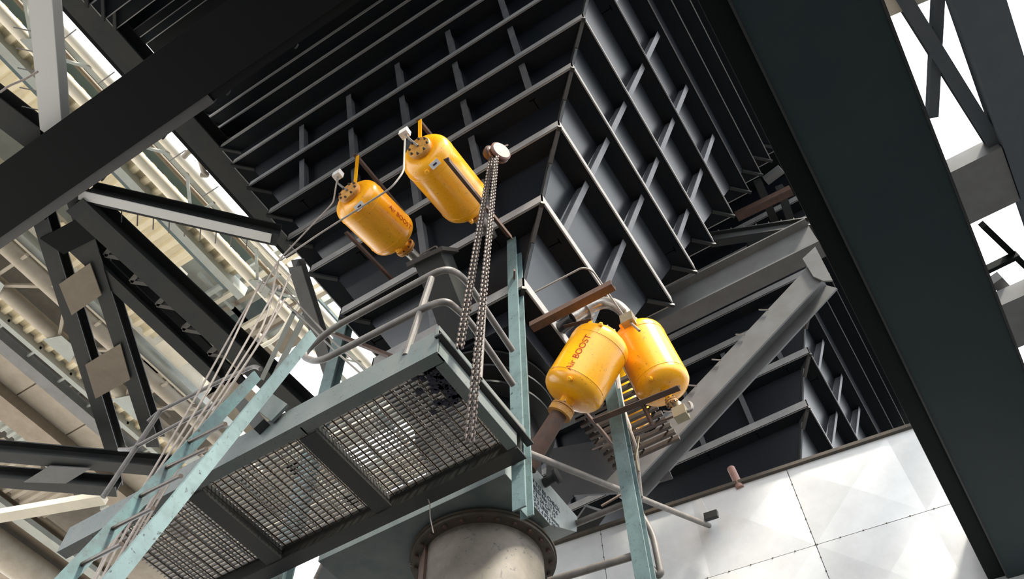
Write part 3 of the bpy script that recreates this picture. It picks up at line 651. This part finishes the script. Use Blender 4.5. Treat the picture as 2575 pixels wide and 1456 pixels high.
v1=at(850,440,y=2.9); valve(v1,'small pale valve on the end of the left orange tank',PLATE,[at(848,460,y=2.92),T1A-ax1*.01])
v2=at(1018,335,y=2.75); valve(v2,'small pale valve on the end of the upper left tank',PLATE,[at(1030,350,y=2.78),T2A-ax2*.01])
valve(at(1580,806,y=5.45),'brass valve block at the top of the right tanks',BRASS,[at(1608,832,y=5.4)],.075)
v4=at(1712,1040,y=5.95); valve(v4,'brass valve block under the rear right tank',BRASS,[at(1700,1020,y=6),T4B],.07)
one('vent_hook',MB().tube(bez([at(1722,1036,y=5.95),at(1738,1030,y=5.95),at(1738,1018,y=5.95),at(1732,1012,y=5.95)],6),.02,8),WIRE,'small hooked vent pipe on the lower brass valve','pipe',None,True)
one('air_line',MB().tube(corner([at(847,455,y=2.9),at(838,510,y=2.9),at(700,655,y=2.92),at(655,735,y=2.95)],.1),.01,8),ROPE,'thin air line from the left tank valve down to the hose bundle','hose',None,True)
one('air_line',MB().tube(corner([at(1018,350,y=2.75),at(1015,432,y=2.75),at(985,472,y=2.75),at(800,590,y=2.8),at(705,655,y=2.9)],.1),.011,8),ROPE,'thin air line from the upper left tank valve crossing the left tank','hose',None,True)
one('drain_line',MB().tube([at(1700,1045,y=5.95),at(1490,1130,y=7.0)],.012,8),RUST,'thin brown line running left from the lower brass valve','pipe',None,True)
# brown brackets
def angle(p,q,ya,yb,label,w=.06,fix='y'):
    A=at(*p,y=ya);B=at(*q,y=yb)
    return one('bracket_angle',MB().lbeam(A,B,w,w,.008,(0,0,-1)),RUST,label,'bracket')
angle((897,385),(1018,530),2.95,4.12,'dark brown angle bar above the left orange tank')
angle((874,580),(1042,752),3.6,5.0,'dark brown angle bar below the left orange tank')
angle((1128,395),(1287,592),2.85,4.5,'long brown angle bar crossing in front of the upper left tank')
angle((1056,297),(1095,345),2.9,3.3,'short brown angle bar above the cap of the upper left tank')
angle((1130,680),(1250,880),4.3,5.2,'brown angle bar behind the chains beside the square chute')
one('bracket_angle',MB().cbeam(at(1337,828,y=4.9),at(1543,722,y=4.9),.08,.1,.01,(0,1,0)),RUST,'rusty channel bar above the silver elbow','bracket')
one('bracket_angle',MB().lbeam(at(1498,1066,y=5.4),at(1712,982,y=5.4),.07,.07,.01),RUST,'rusty angle bar passing in front of the rear right tank','bracket')
one('bracket_angle',MB().lbeam(at(1565,922,y=5.9),at(1635,1070,y=6.0),.05,.05,.008),RUST,'rusty angle bar slanting down behind the right teal post','bracket')
one('bracket_angle',MB().lbeam(at(1462,1035,y=6.2),at(1560,1150,y=6.4),.06,.06,.008),RUST,'rusty brace bar below the front right tank','bracket')
one('bracket_angle',MB().lbeam(at(1420,826,y=5.5),at(1490,808,y=5.5),.05,.05,.008),RUST,'short rusty bar on the hopper wall under the elbow','bracket')
one('bracket_angle',MB().lbeam(at(838,845,y=4.6),at(985,905,y=4.6),.07,.07,.01),RUST,'rusty bar behind the railing left of the square chute','bracket')
one('bracket_angle',MB().lbeam(at(1515,1275,y=6.75),at(1587,1233,y=6.95),.03,.03,.006),RUST,'short rusty stick crossing the long brown pipe','bracket')
for (p,q,y,lb) in (((899,392),(893,462),2.95,'yellow hanger strap of the left orange tank'),((1056,302),(1056,350),2.85,'yellow hanger strap of the upper left tank'),((1484,808),(1486,850),5.2,'orange hanger strap of the front right tank')):
    one('hanger_strap',MB().bar(at(*p,y=y),at(*q,y=y),.05,.008,(0,1,0)),TANK,lb,'strap')
# square chute
F0=at(1090,652,y=4.1);F1=at(1172,862,y=4.95); ax=(F1-F0).normalized()
t=thing('poke_chute','dark square chute with a lid flange sloping down beside the railing','chute',F0)
MB().bar(F0,F1,.36,.36,(1,0,0)).build('chute_body',FRAME,t)
MB().bar(F0-ax*.05,F0,.5,.5,(1,0,0)).build('lid_flange',CSTR,t)
MB().tube(corner([F0-ax*.05+V((-.15,0,0)),F0-ax*.13+V((-.15,0,0)),F0-ax*.13+V((.1,0,0)),F0-ax*.05+V((.1,0,0))],.03),.01,6).build('handle',WIRE,t,True)
# ================= CHAIN HOIST
hc=at(1238,382,y=3.45); hx=hc.x
t=thing('chain_wheel','pinkish red chain wheel pair hanging under the hopper rib','pulley',hc)
axw=V((.75,-.35,-.2)).normalized()
c2=at(1257,383,y=3.45)
MB().lathe([(0,.12),(.02,.13),(.035,.13),(.04,.1),(.06,.1),(.065,.13),(.085,.13),(.1,.11)],c2-axw*.06,axw,32).build('wheel',PINK,t,True)
c1=at(1236,385,y=3.47)
MB().lathe([(0,.09),(.03,.1),(.07,.1),(.09,.08)],c1-axw*.05,axw,24).build('gear_case',RUST,t,True)
MB().tube([c1,c2],.03,10).build('axle',BOLT,t)
MB().bar(c1+V((0,0,.08)),V((c1.x,c1.y+.35,c1.z+.9)),.04,.02).build('hanger',RUST,t)
def chain(P,Q,label,r=.011,lk=.048,bow=.0,turn=None):
    m=MB(); P=V(P);Q=V(Q)
    path=[P,Q] if turn is None else [P,Q,turn]
    pts=[]
    for a,b in zip(path[:-1],path[1:]):
        n=max(1,int((b-a).length/(lk*.72)))
        pts+=[lerp(a,b,k/n) for k in range(n)]
    for i in range(len(pts)-1):
        a=pts[i];d=(pts[i+1]-a).normalized(); s=V((1,.3,0)); s=(s-d*s.dot(d)).normalized()
        if i%2: s=d.cross(s)
        ring=[]
        for k in range(8):
            an=2*math.pi*k/8; ring.append(a+d*(lk/2*math.cos(an))+s*(lk*.32*math.sin(an)))
        base=len(m.v); seg=5; nr=d.cross(s)
        for k in range(8):
            tg=(ring[(k+1)%8]-ring[k-1]).normalized(); o1=tg.cross(nr)
            for j in range(seg):
                aa=2*math.pi*j/seg; m.v.append(ring[k]+o1*(r*.75*math.cos(aa))+nr*(r*.75*math.sin(aa)))
        for k in range(8):
            for j in range(seg):
                q0=base+k*seg+j;q1=base+k*seg+(j+1)%seg;q2=base+((k+1)%8)*seg+(j+1)%seg;q3=base+((k+1)%8)*seg+j; m.f.append((q0,q1,q2,q3))
    return one('hanging_chain',m,CHAINM,label,'chain','steel chains hanging from the red wheel',True)
def ch(p,q,y0,y1,label): return chain(at(*p,y=y0),at(*q,y=y1),label)
ch((1234,392),(1148,885),3.42,3.42,'leftmost strand of the hanging chains')
ch((1240,392),(1160,885),3.42,3.42,'second strand from the left of the hanging chains')
ch((1246,400),(1172,1118),3.38,3.38,'third strand of the hanging chains, reaching lower over the grating')
ch((1250,394),(1186,1125),3.41,3.38,'rightmost strand of the hanging chains, at its lowest end')
# ================= RIGHT LOWER PIPES, ROPE, SMALL GRATING
def cladpt(px,py,o=.05):
    d=at(px,py,y=9)-CAM; k=((ca-CAM).dot(cn)+o)/d.dot(cn); return CAM+d*k
one('long_pipe',MB().tube([at(1325,1138,y=4.95),cladpt(1783,1322)],.035,14),RAIL,'long brown pipe sloping from the teal post to the cladding bracket','pipe',None,True)
one('brace_pipe',MB().tube([at(1446,1318,y=6.3),at(1600,1255,y=6.2)],.035,12),RAIL,'short brown pipe between the galvanised hood and the right teal post','pipe',None,True)
one('brace_pipe',MB().tube([at(1380,1462,y=6.0),at(1600,1396,y=6.1)],.038,12),RAIL,'brown pipe at the bottom edge running to the right teal post','pipe',None,True)
one('return_pipe',MB().tube(corner([at(1608,1288,y=6.3),at(1642,1345,y=6.3),at(1662,1440,y=6.3),at(1655,1448,y=6.3),at(1620,1410,y=6.3)],.12),.035,12),RAIL,'bent brown pipe loop right of the second teal post','pipe',None,True)
one('fibre_rope',MB().tube(bez([at(*p,y=6.3) for p in ((1550,935),(1560,1000),(1572,1050),(1597,1120),(1605,1180),(1612,1250))],8),[.035]*20+[.022]*21,8),ROPE,'frayed brown rope hanging behind the second teal post','rope',None,True)
one('rope_hook',MB().tube(bez([at(*p,y=6.25) for p in ((1600,1105),(1606,1098),(1604,1120),(1600,1150),(1606,1185))],6),.012,8),BRASS,'small metal hook hanging beside the frayed rope','hook',None,True)
t=thing('small_grating','dark brown grating shelf behind the right orange tanks','grating',at(1500,1040,z=9.6))
m=MB(); A0=at(1620,930,z=9.7);B0=at(1430,1020,z=9.7)
for k in range(11):
    y=A0.y+.0+.12*k; m.box((-3.05,y,9.7),(-2.1,y+.045,9.76))
for x in (-3.0,-2.6,-2.2): m.box((x,A0.y,9.76),(x+.03,A0.y+1.3,9.79))
m.build('grating_bars',GRATD,t)
one('thin_wire',MB().tube(bez([at(*p,y=4.6) for p in ((1068,1215),(1070,1240),(1080,1265),(1082,1300),(1090,1340))],8),.005,6),ROPE,'thin loose wire dangling under the platform rear beam','wire',None,True)
one('thin_wire',MB().tube([at(828,1382,y=5.2),at(792,1456,y=5.2)],.02,8),ROPE,'pale stay rod below the platform at the bottom edge','rod',None,True)
one('support_plate',MB().plate([at(*p,y=6.5) for p in ((820,1370),(1060,1330),(1100,1460),(780,1500))],(0,1,0),.04),FRAME,'dark plate below the platform left of the round pipe','plate')
# black conduit arc over the right hopper face
one('thin_conduit',MB().tube(corner([at(1345,735,y=4.75),at(1465,672,y=4.9),at(1490,680,y=5.0),at(1600,840,y=5.6)],.15),.012,8),WIRE,'thin arched conduit in front of the right hopper face','conduit',None,True)
